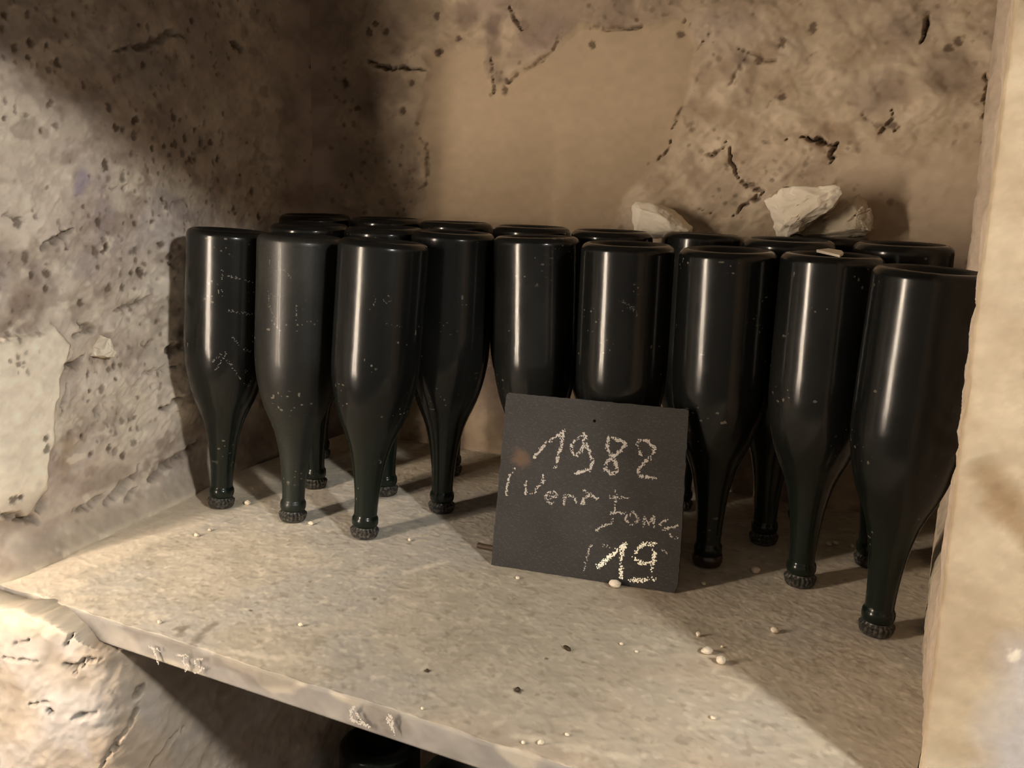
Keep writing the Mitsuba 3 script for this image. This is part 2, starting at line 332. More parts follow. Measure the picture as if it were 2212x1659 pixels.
for px, w, dp, dk in [([(85, 540), (120, 520), (160, 498)], .003, .008, .6), ([(240, 680), (270, 665), (300, 650), (335, 635)], .0022, .006, .55), ([(140, 790), (165, 788), (180, 770)], .0032, .009, .65), ([(185, 774), (225, 770)], .002, .005, .5),
                      ([(345, 880), (370, 880), (395, 855)], .003, .012, .7), ([(5, 1113), (50, 1118), (90, 1128)], .003, .010, .65), ([(145, 830), (142, 870), (135, 890)], .0024, .006, .5), ([(210, 894), (215, 882)], .004, .006, .55), ([(82, 1100), (100, 1080)], .005, .008, .5),
                      ([(230, 1090), (255, 1060), (290, 1030), (300, 1010)], .004, .008, .5), ([(160, 1105), (200, 1090), (230, 1062)], .003, .007, .5), ([(320, 1040), (350, 1010), (400, 980), (430, 950)], .004, .008, .55), ([(270, 1085), (300, 1050)], .003, .007, .5), ([(375, 740), (368, 775)], .004, .012, .8),
                      ([(240, 110), (320, 95), (370, 70), (400, 82)], .003, .006, .6), ([(500, 95), (528, 110)], .0035, .008, .75), ([(225, 408), (280, 402)], .0015, .003, .4), ([(130, 490), (150, 540)], .002, .004, .35), ([(350, 450), (420, 420)], .0012, .002, .3), ([(300, 745), (330, 742)], .002, .005, .5),
                      ([(170, 700), (200, 712), (150, 730)], .003, .006, .5), ([(60, 480), (30, 470), (0, 465)], .002, .004, .4), ([(430, 300), (440, 320)], .003, .005, .5), ([(480, 275), (482, 315)], .002, .004, .6), ([(270, 850), (330, 800), (390, 790)], .002, .004, .3)]:
    lw.crack(px, LEFT_PLANE, w, dp, dk)
sp = [(65, 90), (60, 125), (125, 137), (182, 185), (100, 100), (235, 232), (296, 260), (372, 315), (368, 335), (330, 320), (228, 358), (290, 262), (180, 448), (212, 480), (225, 520), (228, 535), (350, 430), (285, 467), (328, 478), (292, 485), (265, 385), (250, 278), (265, 280), (290, 292), (330, 298), (355, 316), (395, 330), (410, 345),
      (420, 345), (400, 300), (380, 315), (455, 310), (420, 280), (375, 255), (390, 258), (335, 205), (470, 345), (520, 378), (510, 460), (560, 470), (545, 415), (505, 450), (88, 285), (60, 30), (12, 32), (65, 92), (30, 105), (10, 255), (120, 270), (40, 480), (55, 555), (100, 592), (68, 595), (98, 625), (175, 655), (265, 623), (235, 622), (213, 576),
      (222, 545), (230, 530), (205, 545), (290, 540), (300, 585), (305, 590), (285, 590), (348, 526), (365, 555), (367, 568), (205, 760), (260, 790), (245, 790), (235, 800), (250, 820), (220, 840), (195, 845), (100, 945), (103, 970), (175, 940), (195, 980), (235, 970), (250, 975), (290, 955), (265, 985), (45, 1075), (30, 1080), (310, 140), (320, 60), (300, 55), (415, 45)]
ce = lw.on(sp)
lw.spots(ce, rng.uniform(.0022, .0046, len(ce)), rng.uniform(.55, .9, len(ce)), (0.10, 0.07, 0.05), .0015)
k = 1100
ce = np.stack([rng.uniform(-.1, -.03, k), rng.uniform(-.26, .30, k), rng.uniform(.09, .62, k)], -1)
ce = ce[(fbm(ce * (9, 9, 9), 3, 161) > .46)]
ce = lw.flat()[cKDTree(lw.flat()).query(ce)[1]]
lw.spots(ce, rng.uniform(.0010, .0030, len(ce)), rng.uniform(.3, .7, len(ce)), (0.14, 0.10, 0.075), .001)
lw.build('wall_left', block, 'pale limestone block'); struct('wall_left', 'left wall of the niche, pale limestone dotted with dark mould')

# ------------------------------------------------------------------ structure: pillar on the right
pl = Wall([(0.705, 0.36), (0.700, 0.20), (0.709, 0.03), (0.7225, -0.115), (0.7290, -0.175), (0.7300, -0.190), (1.08, -0.196)], np.arange(-0.30, 0.62, 0.002), 0.0015, 0.004, flip=-1)
Q = pl.P
n1, n2, n3 = fbm(Q * 8, 3, 211), fbm(Q * 36, 4, 212), fbm(Q * 170, 3, 213)
face = ss(0.735, 0.745, Q[..., 0])
y, z = Q[..., 1], Q[..., 2]
pl.d = (n1 - 0.5) * 0.003 + (n2 - 0.5) * 0.0016 + (n3 - 0.5) * 0.0010
inn = (1 - face) * ss(-0.18, -0.14, y)
pl.d -= inn * (np.abs(n2 - 0.5) * 0.012 + n1 * .006)
hollow = inn * ss(0.055, 0.12, z) * (1 - ss(.12, .17, y)) * ss(-.09, -.03, y)
pl.d -= 0.024 * hollow
pl.d += 0.0022 * ss(0.24, 0.262, z) * 0 + 0.0012 * np.sign(np.sin(z * 300)) * 0
notch = np.exp(-(((y + 0.186) / 0.008) ** 2 + ((z - 0.255) / 0.012) ** 2))
pl.d -= 0.002 * notch
base = lerp((0.405, 0.32, 0.22), (0.48, 0.395, 0.28), ss(.3, .7, n2))
base = lerp(base, (0.55, 0.475, 0.36), .5 * ss(.52, .7, n1))
base = lerp(base, lerp((0.40, 0.32, 0.25), (0.56, 0.47, 0.38), n2), .85 * inn)
PF = ((0.8, -0.193, 0.2), (0, 1, 0))
pl.c = base
pl.crack([(2105, 930), (2120, 985), (2150, 1060), (2190, 1130), (2240, 1200)], PF, .0075, .0018, .62, 3, (0.25, 0.165, 0.09))
pl.crack([(2150, 1060), (2165, 1110), (2195, 1150)], PF, .007, .0008, .45, 4, (0.27, 0.18, 0.10))
gr = pl.mask_poly([(2300, 1380), (2180, 1400), (2160, 1500), (2130, 1620), (2140, 1800), (2400, 1800)], PF, .012, .01)
pl.c = lerp(pl.c, (0.46, 0.45, 0.47), .75 * gr * face)
for px, r in [((2190, 1420), .0035), ((2100, 1130), .002), ((2140, 590), .0015), ((2200, 690), .0015), ((2150, 980), .0012), ((2170, 1300), .0015), ((2110, 760), .0016), ((2060, 1600), .0014), ((2180, 450), .0015)]:
    pl.spots(np.array([on_plane(*px, *PF)]), [r], [.7], (0.85, 0.78, 0.64) if r > .0018 else (.32, .24, .16))
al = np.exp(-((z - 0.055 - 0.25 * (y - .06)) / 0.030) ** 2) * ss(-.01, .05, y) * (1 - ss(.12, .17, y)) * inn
pl.c = lerp(pl.c, (0.13, 0.16, 0.09), .65 * al * ss(.35, .6, fbm(Q * (30, 30, 18), 3, 221)))      # green light passed by the bottle glass, painted on the stone
crk = np.exp(-((z - .006) / .006) ** 2) * inn
pl.c = lerp(pl.c, (0.10, 0.07, 0.05), .6 * crk * ss(.4, .6, fbm(Q * 40, 2, 222)))
pl.c *= (0.86 + 0.28 * n3)[..., None] * (.93 + .14 * fbm(Q * 480, 2, 231))[..., None]
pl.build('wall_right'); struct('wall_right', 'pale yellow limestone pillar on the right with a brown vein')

# ------------------------------------------------------------------ structure: rubble pier below the shelf's left end
pr = Wall([(-0.60, -0.318), (-0.06, -0.300), (0.055, -0.288), (0.118, -0.268), (0.135, -0.225), (0.125, -0.05), (0.11, 0.36)], np.arange(-0.62, 0.034, 0.002), 0.0018, 0.03, flip=-1)
Q = pr.P
n1, n2, n3 = fbm(Q * 11, 4, 311), fbm(Q * 36, 4, 312), fbm(Q * 130, 3, 313)
z, x, y = Q[..., 2], Q[..., 0], Q[..., 1]
pr.d = (n1 - 0.5) * 0.014 + (n2 - 0.5) * 0.0065 + (n3 - 0.5) * 0.0036 + (fbm(Q * 330, 2, 314) - .5) * .0012
capz = 0.0055 - 0.034 * ss(0.055, 0.150, x + 0.2 * (y + .28))      # rubble laps over the slab's corner, dropping to the right
capz = capz + (fbm(Q[:, :1] * (60, 60, 0), 3, 320) - .5) * .010
over = np.clip((z - capz) / 0.018, 0, 1)
zz = np.minimum(z, capz) - .014 * over ** 3 + ss(0, .1, over) * (fbm(Q * 70, 3, 341) - .5) * .007 * (1 - over)
pr.P[..., 2] = zz
inset = 0.045 * over * ss(-.30, -.26, y + 0 * x) + 0.04 * over
under = ss(-0.262, -0.235, y) * ss(-0.06, -0.03, z)
pr.P[..., 2] = np.where(y > -0.25, np.minimum(zz, -0.0275), pr.P[..., 2])
pr.d = np.where(y > -0.25, pr.d * .7, pr.d) - inset * (y <= -0.25)
base = lerp((0.32, 0.275, 0.225), (0.47, 0.42, 0.36), ss(.3, .7, n2))
base = lerp(base, (0.48, 0.46, 0.45), .7 * ss(.48, .62, n1))
base = lerp(base, (0.40, 0.31, 0.22), .6 * ss(.55, .68, fbm(Q * 16, 3, 331)))
base = lerp(base, (0.42, 0.34, .26), .5 * ss(0.10, .14, x))
base = lerp(base, lerp((0.54, 0.48, 0.385), (0.62, 0.555, 0.45), n2), ss(-.022, -.004, zz))
base *= (0.82 + 0.36 * n3)[..., None]
pr.c = base
pr.thin = .6
PP, PS = ((0, -0.292, 0), (0, 1, 0)), ((0.13, -0.2, 0), (1, .08, 0))
for px, w, dp, dk in [([(130, 1400), (150, 1385), (160, 1360)], .0026, .008, .6), ([(130, 1430), (160, 1445), (180, 1430), (220, 1425)], .003, .008, .55), ([(15, 1340), (48, 1342)], .002, .006, .55), ([(20, 1395), (60, 1385)], .002, .005, .4), ([(0, 1420), (90, 1430)], .002, .005, .35), ([(100, 1530), (115, 1540)], .003, .006, .5), ([(150, 1555), (225, 1535)], .003, .008, .5), ([(60, 1525), (110, 1520)], .002, .006, .4)]:
    pr.crack(px, PP, w, dp, dk)
for px, w, dp, dk in [([(290, 1505), (315, 1485)], .004, .008, .7), ([(215, 1659), (280, 1570), (300, 1520)], .003, .006, .5), ([(320, 1659), (370, 1600), (400, 1570)], .003, .006, .45)]:
    pr.crack(px, PS, w, dp, dk)
pr.build('wall_front_left'); struct('wall_front_left', 'rubble pier of pale mortar and stone under the left end of the shelf')

# ------------------------------------------------------------------ structure: lintel, ceilings, lower niche, the cellar passage outside
def shell(key, parts, mat='mat_cellar', label=None):
    put(key, trimesh.util.concatenate([box_mesh(*p) for p in parts]), mat); struct(key, label)


shell('ceiling', [((-0.60, -0.36, 0.535), (1.1, -0.25, 1.5)), ((-0.60, -0.25, 0.668), (1.1, 0.42, 0.74)), ((-1.8, -2.6, 1.5), (2.6, 0.0, 1.58))], label='stone lintel over the niche and vault of the passage')
shell('wall_front_right', [((1.078, -0.20, -0.95), (2.6, 0.1, 1.5)), ((0.74, -0.186, -0.95), (1.09, 0.10, -0.298)), ((0.745, -0.18, 0.60), (1.09, 0.1, 1.5))], label='wall of the passage to the right of the niche')
shell('wall_front', [((-1.8, -0.30, -0.95), (-0.59, 0.0, 1.5)), ((-0.60, -0.29, 0.698), (-0.58, -0.2, 1.5)), ((-1.8, -0.30, -0.95), (0.74, 0.0, -0.62))], label='wall of the passage to the left of and below the niche')
shell('wall_rear', [((-1.8, -2.68, -0.95), (2.6, -2.6, 1.58))], label='far wall of the cellar passage')
shell('wall_side_left', [((-1.88, -2.68, -0.95), (-1.8, 0.1, 1.58))], label='left end of the passage')
shell('wall_side_right', [((2.6, -2.68, -0.95), (2.68, 0.1, 1.58))], label='right end of the passage')
shell('floor', [((-1.8, -2.68, -1.03), (2.68, 0.1, -0.95))], label='floor of the cellar passage')
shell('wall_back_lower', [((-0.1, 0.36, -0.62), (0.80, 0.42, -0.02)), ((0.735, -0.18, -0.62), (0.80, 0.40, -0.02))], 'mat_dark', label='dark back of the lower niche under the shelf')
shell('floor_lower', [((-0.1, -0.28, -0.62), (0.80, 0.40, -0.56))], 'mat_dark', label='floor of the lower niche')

# ------------------------------------------------------------------ stone shelf
THICK = 0.024
prof = [(0.350, 0.0)] + [(yy, 0.0) for yy in np.arange(0.3485, -0.2505, -0.0016)]
for a in np.linspace(0, math.pi / 2, 7):
    prof.append((-0.2515 - 0.0035 * math.sin(a), -0.0035 + 0.0035 * math.cos(a)))
prof += [(-0.2550, zz_) for zz_ in np.linspace(-0.005, -THICK + .002, 16)] + [(-0.2530, -THICK)] + [(yy, -THICK) for yy in np.linspace(-0.24, 0.35, 40)]
prof = np.array(prof)
xs = np.arange(-0.075, 0.728, 0.0016)
P = np.zeros((len(xs), len(prof), 3)); P[..., 0] = xs[:, None]; P[..., 1] = prof[None, :, 0]; P[..., 2] = prof[None, :, 1]
Q = P.copy(); x, y, z = Q[..., 0], Q[..., 1], Q[..., 2]
n1, n2, n3 = fbm(Q * 8, 4, 411), fbm(Q * 40, 4, 412), fbm(Q * (160, 220, 160), 3, 413)
top = (z > -0.0005) & (y > -0.253)
edge = np.exp(-((y + 0.256) / 0.012) ** 2) * (z > -0.02)
P[..., 2] += np.where(top, (n3 - 0.5) * 0.0006 + (n2 - 0.5) * 0.0010 + (fbm(Q * 420, 2, 414) - .5) * .0005 - 0.0005, 0) * (y < .34)
P[..., 1] += edge * ((n2 - 0.5) * 0.005 + (n1 - .5) * .004) * ss(-.024, -.003, z)
dust = lerp((0.48, 0.43, 0.345), (0.55, 0.495, 0.40), ss(.25, .75, n2))
dust = lerp(dust, (0.45, 0.43, 0.395), .6 * ss(.44, .62, n1))                                       # bare grey slab showing through
dust = lerp(dust, (0.53, 0.425, 0.325), .6 * ss(.45, .7, fbm(Q * 7, 3, 421)) * ss(.30, .55, x))     # rusty dust
streak = fbm(Q @ np.array([[.86, -.5, 0], [.5, .86, 0], [0, 0, 1]]) * (22, 120, 1), 3, 422)
dust = lerp(dust, (0.66, 0.59, 0.47), .3 * ss(.60, .75, streak))
dust = lerp(dust, (0.70, 0.63, 0.52), .45 * ss(.68, .76, fbm(Q * 130, 2, 423)))
dust = lerp(dust, (0.26, 0.215, 0.16), .35 * ss(.70, .78, fbm(Q * 140, 2, 424)))
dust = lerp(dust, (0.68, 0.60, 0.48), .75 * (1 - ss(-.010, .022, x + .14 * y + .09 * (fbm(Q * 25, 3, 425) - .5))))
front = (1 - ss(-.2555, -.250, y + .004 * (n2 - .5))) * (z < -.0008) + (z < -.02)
dust = dust * (1.0 + .24 * (1 - ss(.05, .27, x)) - .25 * ss(.2, .38, x) + .33 * ss(.46, .62, x))[..., None]  # light levels along the slab painted in: brighter ends, dimmer middle
fc = lerp((0.22, 0.205, 0.19), (0.29, 0.275, 0.255), n2)
fc = lerp(fc, (0.42, 0.38, 0.31), .8 * ss(.56, .66, fbm(Q * (24, 24, 40), 3, 431)) * ss(.10, .2, x))
fc = lerp(fc, (0.17, 0.15, 0.13), .6 * ss(.56, .66, fbm(Q * (18, 18, 30), 3, 432)))
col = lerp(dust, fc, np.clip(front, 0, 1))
colf, Qf = col.reshape(-1, 3), Q.reshape(-1, 3)


def at_shelf(u, v):
    return on_plane(u, v, (0, 0, 0), (0, 0, 1))


tree = cKDTree(Qf)
for px, r, s, co in [((1118, 1492), .0030, .85, (.05, .035, .025)), ((923, 1448), .0022, .8, (.06, .04, .03)), ((1180, 1422), .0018, .75, (.07, .05, .035)), ((1160, 1500), .002, .5, (.15, .11, .07)), ((540, 1318), .0018, .7, (.1, .08, .05)), ((555, 1300), .0022, .6, (.12, .1, .07)), ((670, 1255), .0018, .6, (.13, .1, .07)),
                     ((810, 1293), .003, .6, (.14, .11, .08)), ((532, 1290), .0026, .5, (.16, .13, .09)), ((390, 1357), .006, .6, (.22, .19, .14)), ((1720, 1300), .003, .4, (.2, .15, .1)), ((1260, 1430), .0016, .6, (.1, .08, .05)), ((595, 1235), .003, .35, (.22, .2, .15))]:
    ce = at_shelf(*px); i = tree.query_ball_point(ce, r * 2)
    q = Qf[i]; rr = np.linalg.norm(q - ce, axis=1) / r + (nz(q * 500, 5) - .5) * .8
    m = np.clip((1.2 - rr) / .5, 0, 1)[:, None] * s
    colf[i] = colf[i] * (1 - m) + np.array(co) * m
for px, w, s in [([(415, 1390), (440, 1365), (465, 1345)], .0042, .6), ([(385, 1372), (400, 1352)], .004, .5)]:
    ln = np.array([at_shelf(*q) for q in px]); i = np.nonzero(np.linalg.norm(Qf - ln.mean(0), axis=1) < .05)[0]
    m = (np.clip(1.3 - seg_dist(Qf[i], ln)[0] / w + (nz(Qf[i] * 300, 6) - .5), 0, 1) * s)[:, None]
    colf[i] = colf[i] * (1 - m) + np.array((.19, .16, .12)) * m
for a, b, s in [((430, 1250), (500, 1205), .7), ((880, 1235), (960, 1215), .6), ((800, 1240), (830, 1222), .4), ((470, 1402), (600, 1420), .6), ((1370, 1640), (1120, 1590), .5)]:
    ln = np.array([at_shelf(*a), at_shelf(*b)]); i = np.nonzero(np.linalg.norm(Qf - ln.mean(0), axis=1) < .08)[0]
    m = (np.clip(1.2 - seg_dist(Qf[i], ln)[0] / .005 + 1.6 * (fbm(Qf[i] * 150, 3, 6) - .5), 0, 1) * s)[:, None]
    colf[i] = colf[i] * (1 - m) + np.array((.72, .65, .53)) * m
colf *= (0.90 + 0.2 * n3.reshape(-1, 1))
v, f = grid_mesh(P)
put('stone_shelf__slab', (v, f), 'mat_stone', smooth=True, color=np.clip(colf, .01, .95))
tag('stone_shelf', 'dusty stone slab shelf with chalk marks on its front edge, carrying the bottles', 'shelf')


# ------------------------------------------------------------------ chalk: grains that sit on a surface
def chalk(key, strokes, hit, mat, width, grain, density, seed, lift=0.00025, label=None):
    r = np.random.default_rng(seed)
    vs, fs = [], []
    for st in strokes:
        st = np.asarray(st, float)
        seg = np.linalg.norm(np.diff(st, axis=0), axis=1); L = np.r_[0, np.cumsum(seg)]
        cnt = int(L[-1] * width * density)
        s = r.uniform(0, L[-1], cnt); q = np.stack([np.interp(s, L, st[:, k]) for k in (0, 1)], -1)
        q += np.clip(r.normal(0, .32, (cnt, 2)), -.6, .6) * width
        keep = nz(np.c_[q * .42, np.full(cnt, seed)], 3) + .5 * nz(np.c_[q * .06, np.full(cnt, seed)], 4) > .60
        for u, v in q[keep]:
            h = hit(u, v)
            if h is None:
                continue
            p, n, t = h
            b = np.cross(n, t); g = grain * r.uniform(.6, 1.3); a = r.uniform(0, 6.28)
            e1, e2 = (t * math.cos(a) + b * math.sin(a)) * g, (b * math.cos(a) - t * math.sin(a)) * g
            c = p + n * lift; k = len(vs) * 4
            vs.append(np.array([c - e1 * .5 - e2 * .5, c + e1 * .6 - e2 * .4, c + e1 * .5 + e2 * .55, c - e1 * .55 + e2 * .45]))
            fs.append([k, k + 1, k + 2, k + 3])
    put(key, (np.concatenate(vs), np.array(fs)), mat)
    if label:
        labels[key] = {'label': label}


def zoomed(x0, y0, s, strokes):
    return [[(x0 + s * a, y0 + s * b) for a, b in st] for st in strokes]


def hit_front(u, v):
    p = on_plane(u, v, (0, -0.2552, 0), (0, 1, 0))
    p[1] = -0.2585
    return p, np.array([0, -1.0, 0]), np.array([1.0, 0, 0])


sh = zoomed(0, 1150, .4069, [[(820, 590), (845, 640), (860, 690)], [(800, 595), (870, 618)], [(960, 638), (1015, 645), (985, 672), (1020, 700), (1000, 725)], [(1100, 660), (1050, 668), (1055, 690), (1100, 712), (1050, 738)]])
chalk('stone_shelf__chalk_mark', sh, hit_front, 'mat_chalk_shelf', 4.5, .0009, .30, 71, .0004, 'chalk strokes T 3 5 on the front edge')
sh = zoomed(0, 1150, .4069, [[(1905, 905), (1880, 930), (1880, 980), (1980, 1022)], [(1905, 935), (1930, 990), (1980, 1022)], [(2080, 955), (2090, 1010), (2115, 1065)], [(2072, 960), (2080, 1005)], [(2090, 960), (2098, 1010)]])
chalk('stone_shelf__chalk_mark_001', sh, hit_front, 'mat_chalk_shelf', 5, .0009, .30, 72, .0004, 'chalk strokes L 1 on the front edge')

# ------------------------------------------------------------------ bottles, upside down on their caps
R, HB = 0.0434, 0.3050
zk = [0.012, 0.0135, 0.0150, 0.0180, 0.0205, 0.0220, 0.0240, 0.035, 0.067, 0.095, 0.108, 0.122, 0.135, 0.150, 0.165, 0.180, 0.20]
rk = [0.0118, 0.0128, 0.0132, 0.0134, 0.0131, 0.0124, 0.0116, 0.0119, 0.0148, 0.0205, 0.0252, 0.0312, 0.0356, 0.0393, 0.0418, 0.0431, R]
lo = PchipInterpolator(zk, rk)
zz_ = np.r_[np.linspace(0.0122, 0.024, 22), np.linspace(0.0255, 0.2, 60)]
prf = [(0.0, 0.0115), (0.0112, 0.0115)] + list(zip(lo(zz_), zz_)) + [(R, .23), (R, .26), (R, HB - .0085)]
for a in np.linspace(0, math.pi * .5, 9)[1:]:
    prf.append((R - .0075 + .0075 * math.cos(a), HB - .0075 + .0075 * math.sin(a)))
prf_side = prf
prf = [prf[-1]] + [(.033, HB - .0001), (.030, HB - .0005), (.027, HB - .0016), (.022, HB - .007), (.015, HB - .018), (0.007, HB - .026), (0.0, HB - .028)]
bottle_mesh = trimesh.creation.revolve(np.array(prf_side), sections=96)
base_mesh = trimesh.creation.revolve(np.array(prf), sections=96)
# crown cap: 21 flutes on the skirt
th = np.linspace(0, 2 * np.pi, 21 * 8, endpoint=False)
rings = [(0.0, 0.0, 0), (0.0105, 0.0, 0), (0.0124, 0.0006, 0), (0.0132, 0.0020, .15), (0.0135, 0.0042, .6), (0.0138, 0.0066, 1), (0.0141, 0.0084, 1), (0.0128, 0.0092, 1), (0.0116, 0.0110, 0), (0.0110, 0.0122, 0)]
capv = np.concatenate([np.c_[(r0 + .00075 * fl * np.cos(21 * th)) * np.cos(th), (r0 + .00075 * fl * np.cos(21 * th)) * np.sin(th), np.full(len(th), z0)] for r0, z0, fl in rings])
nt = len(th)
capf = np.array([[i * nt + j, i * nt + (j + 1) % nt, (i + 1) * nt + (j + 1) % nt, (i + 1) * nt + j] for i in range(len(rings) - 1) for j in range(nt)])
cap_mesh = (capv, capf)
smooth_cap = trimesh.creation.revolve(np.array([(0, 0), (.0095, 0), (.0126, .0014), (.0142, .0045), (.0145, .0085), (.0138, .0118), (.0124, .0128), (.0110, .0128), (0, .0128)]), sections=48)
ply_b = {m: mikit.ply(bottle_mesh, m, smooth=40) for m in ('mat_glass', 'mat_glass_film', 'mat_glass_dusty')}
scene['mat_base'] = {'type': 'twosided', 'bsdf': {'type': 'principled', 'base_color': rgb(.010, .010, .010), 'roughness': .5, 'specular': .12}}
ply_base = mikit.ply(base_mesh, 'mat_base', smooth=50)
ply_c, ply_s = mikit.ply(cap_mesh, 'mat_cap', smooth=50), mikit.ply(smooth_cap, 'mat_cap_red', smooth=45)

FRONT, MID, BACK = 'bottles in the front row', 'bottles in the middle row', 'bottles in the back row'
G, GF, GD = 'mat_glass', 'mat_glass_film', 'mat_glass_dusty'
BOTTLES = [
    ('A', -0.0005, -0.0020, 0.0465, 0.0500, 0.3002, GF, 'dark bottle with chalk bars and a scribbled loop, next to the left wall', FRONT),
    ('B', 0.0938, 0.0047, 0.0368, 0.0383, 0.2987, GD, 'grey dust-covered bottle with chalk curls, second from the left in the front', FRONT),
    ('C', 0.1869, 0.0037, 0.0513, 0.0531, 0.2985, GF, 'dark bottle with dusty rim and faint chalk scratches, third from left in front', FRONT),
    ('D', 0.2129, 0.1105, 0.0304, 0.0180, 0.3036, G, 'dark bottle set back to the right of the dusty-rimmed bottle, left of the slate', MID),
    ('E', 0.3181, 0.1245, -0.0187, 0.0096, 0.3029, G, 'glossy dark bottle behind the left half of the slate', MID),
    ('F', 0.4173, 0.0993, 0.0119, -0.0023, 0.3029, G, 'glossy dark bottle with a white smudge, behind the right half of the slate', MID),
    ('G', 0.5115, 0.1120, 0.0047, -0.0150, 0.3020, GF, 'dark bottle right beside the slate, standing on a smooth dark cap', MID),
    ('H', 0.5994, 0.1109, 0.0102, 0.0040, 0.3026, G, 'dark bottle with a white plaster flake lying on its base', MID),
    ('I', 0.6755, 0.0409, 0.0430, 0.0051, 0.3003, GF, 'largest dark bottle at the right end, half hidden by the pale pillar', FRONT),
    ('J2', 0.0420, 0.1060, 0.0, 0.0, 0.3044, G, 'bottle whose base shows directly behind the grey dust-covered bottle', MID),
    ('K2', 0.1275, 0.1270, 0.0, 0.0, 0.3036, G, 'bottle whose base shows directly behind the dusty-rimmed third bottle', MID),
    ('J1', -0.0290, 0.2038, 0.004, 0.0, 0.3091, G, 'leftmost base of the back row, in the corner of the two walls', BACK),
    ('K1', 0.0600, 0.2225, 0.002, 0.0200, 0.3079, G, 'second base from the left in the back row, against the dark wall', BACK),
    ('L', 0.1500, 0.2336, 0.002, 0.0250, 0.3065, G, 'third base from the left in the back row', BACK),
    ('M', 0.2561, 0.2203, 0.0056, 0.0164, 0.3067, G, 'base in the back row behind the bottle at the left half of the slate', BACK),
    ('N', 0.3543, 0.2165, 0.0049, 0.0115, 0.3066, G, 'base in the back row immediately left of the small triangular stone', BACK),
    ('O', 0.4370, 0.2548, 0.0123, 0.0500, 0.3056, G, 'base in the back row below the right tip of the small triangular stone', BACK),
    ('P', 0.5444, 0.2000, 0.0057, -0.001, 0.3083, G, 'base in the back row left below the broken white stone', BACK),
    ('Q', 0.5640, 0.2905, 0.0, 0.0, 0.3085, G, 'rearmost base directly under the broken white stone', BACK),
    ('S', 0.6484, 0.1940, 0.004, 0.0, 0.3098, G, 'rightmost base of the back row, beside the pillar', BACK),
]
pose = {}
for i, (nm, bx, by, tx, ty, h, mat, lab, grp) in enumerate(BOTTLES):
    key = 'champagne_bottle' + ('_%03d' % i if i else '')
    ax = np.array([tx, ty, 1.0]); ax /= np.linalg.norm(ax)
    a = np.cross([0, 1, 0], ax); a /= np.linalg.norm(a); b = np.cross(ax, a)
    lift = 0.0105 * math.sqrt(1 - ax[2] ** 2)
    spin = (i * 2.399) % (2 * np.pi)
    A2, B2 = a * math.cos(spin) + b * math.sin(spin), -a * math.sin(spin) + b * math.cos(spin)
    M = np.eye(4); M[:3, 0], M[:3, 1], M[:3, 2], M[:3, 3] = A2, B2, ax * h / HB, (bx, by, lift)
    tw = T(M)
    scene[key + '__glass_body'] = {**ply_b[mat], 'to_world': tw}
    scene[key + '__base'] = {**ply_base, 'to_world': tw}
    scene[key + '__crown_cap'] = {**(ply_s if nm == 'G' else ply_c), 'to_world': tw}
    tag(key, lab, 'bottle', grp)
    if nm == 'G':
        labels[key + '__crown_cap'] = {'label': 'smooth dark reddish cap without flutes'}
    pose[nm] = (key, np.array([bx, by, lift]), ax, h / HB)


def hit_bottle(nm):
    key, o, ax, s = pose[nm]
    prof_r = PchipInterpolator(zk + [.30], [q for q in rk] + [R + 1e-9])

    def hit(u, v):
        d = ray(u, v); d /= np.linalg.norm(d); rad = R
        for _ in range(4):
            w = CAM - o; dp, wp = d - ax * (d @ ax), w - ax * (w @ ax)
            A_, B_, C_ = dp @ dp, 2 * dp @ wp, wp @ wp - rad * rad
            D_ = B_ * B_ - 4 * A_ * C_
            if D_ <= 1e-7:
                return None
            p = CAM + d * (-B_ - math.sqrt(D_)) / (2 * A_)
            zl = ((p - o) @ ax) / s
            rad = float(prof_r(np.clip(zl, .013, .299)))
        n = p - o - ax * ((p - o) @ ax); n /= np.linalg.norm(n)
        return p, n, ax
    return hit


zA = lambda st: zoomed(350, 430, .27125, st)
chalk(pose['A'][0] + '__chalk_mark', zA([[(480, 560), (482, 640)], [(520, 610), (620, 635), (740, 675)], [(470, 720), (480, 770)], [(525, 885), (620, 905), (735, 920)], [(690, 750), (735, 745)]]), hit_bottle('A'), 'mat_chalk_faint', 5, .0008, .15, 11, label='chalk bars')
chalk(pose['A'][0] + '__chalk_mark_001', zA([[(400, 1300), (470, 1235), (520, 1225)], [(430, 1350), (500, 1250), (560, 1340), (640, 1450), (690, 1490), (715, 1440)], [(560, 1095), (620, 1180), (700, 1215)], [(670, 1350), (660, 1390)]]), hit_bottle('A'), 'mat_chalk_faint', 5, .0008, .15, 12, label='scribbled chalk loop')
chalk(pose['B'][0] + '__chalk_mark', zA([[(905, 570), (950, 550), (1000, 580), (1025, 630)], [(855, 490), (860, 540)], [(845, 740), (900, 775), (975, 775)], [(850, 760), (855, 850), (885, 920), (930, 965)], [(1070, 840), (1070, 930), (1060, 985)]]), hit_bottle('B'), 'mat_chalk_faint', 4, .0007, .16, 13, label='chalk curls')
chalk(pose['C'][0] + '__chalk_mark', zA([[(1690, 760), (1700, 810), (1670, 870), (1630, 890)], [(1610, 995), (1670, 965)], [(1800, 760), (1830, 800), (1790, 830), (1760, 800)], [(1780, 990), (1910, 1015)]]), hit_bottle('C'), 'mat_chalk_faint', 3.5, .0006, .14, 14, label='faint chalk scratches')
chalk(pose['F'][0] + '__chalk_smudge', zoomed(900, 430, .27125, [[(1600, 800), (1680, 830), (1740, 880)], [(1650, 880), (1720, 870), (1760, 930)], [(1740, 910), (1750, 920)]]), hit_bottle('F'), 'mat_chalk_faint', 7, .0006, .09, 15, label='white smudge')

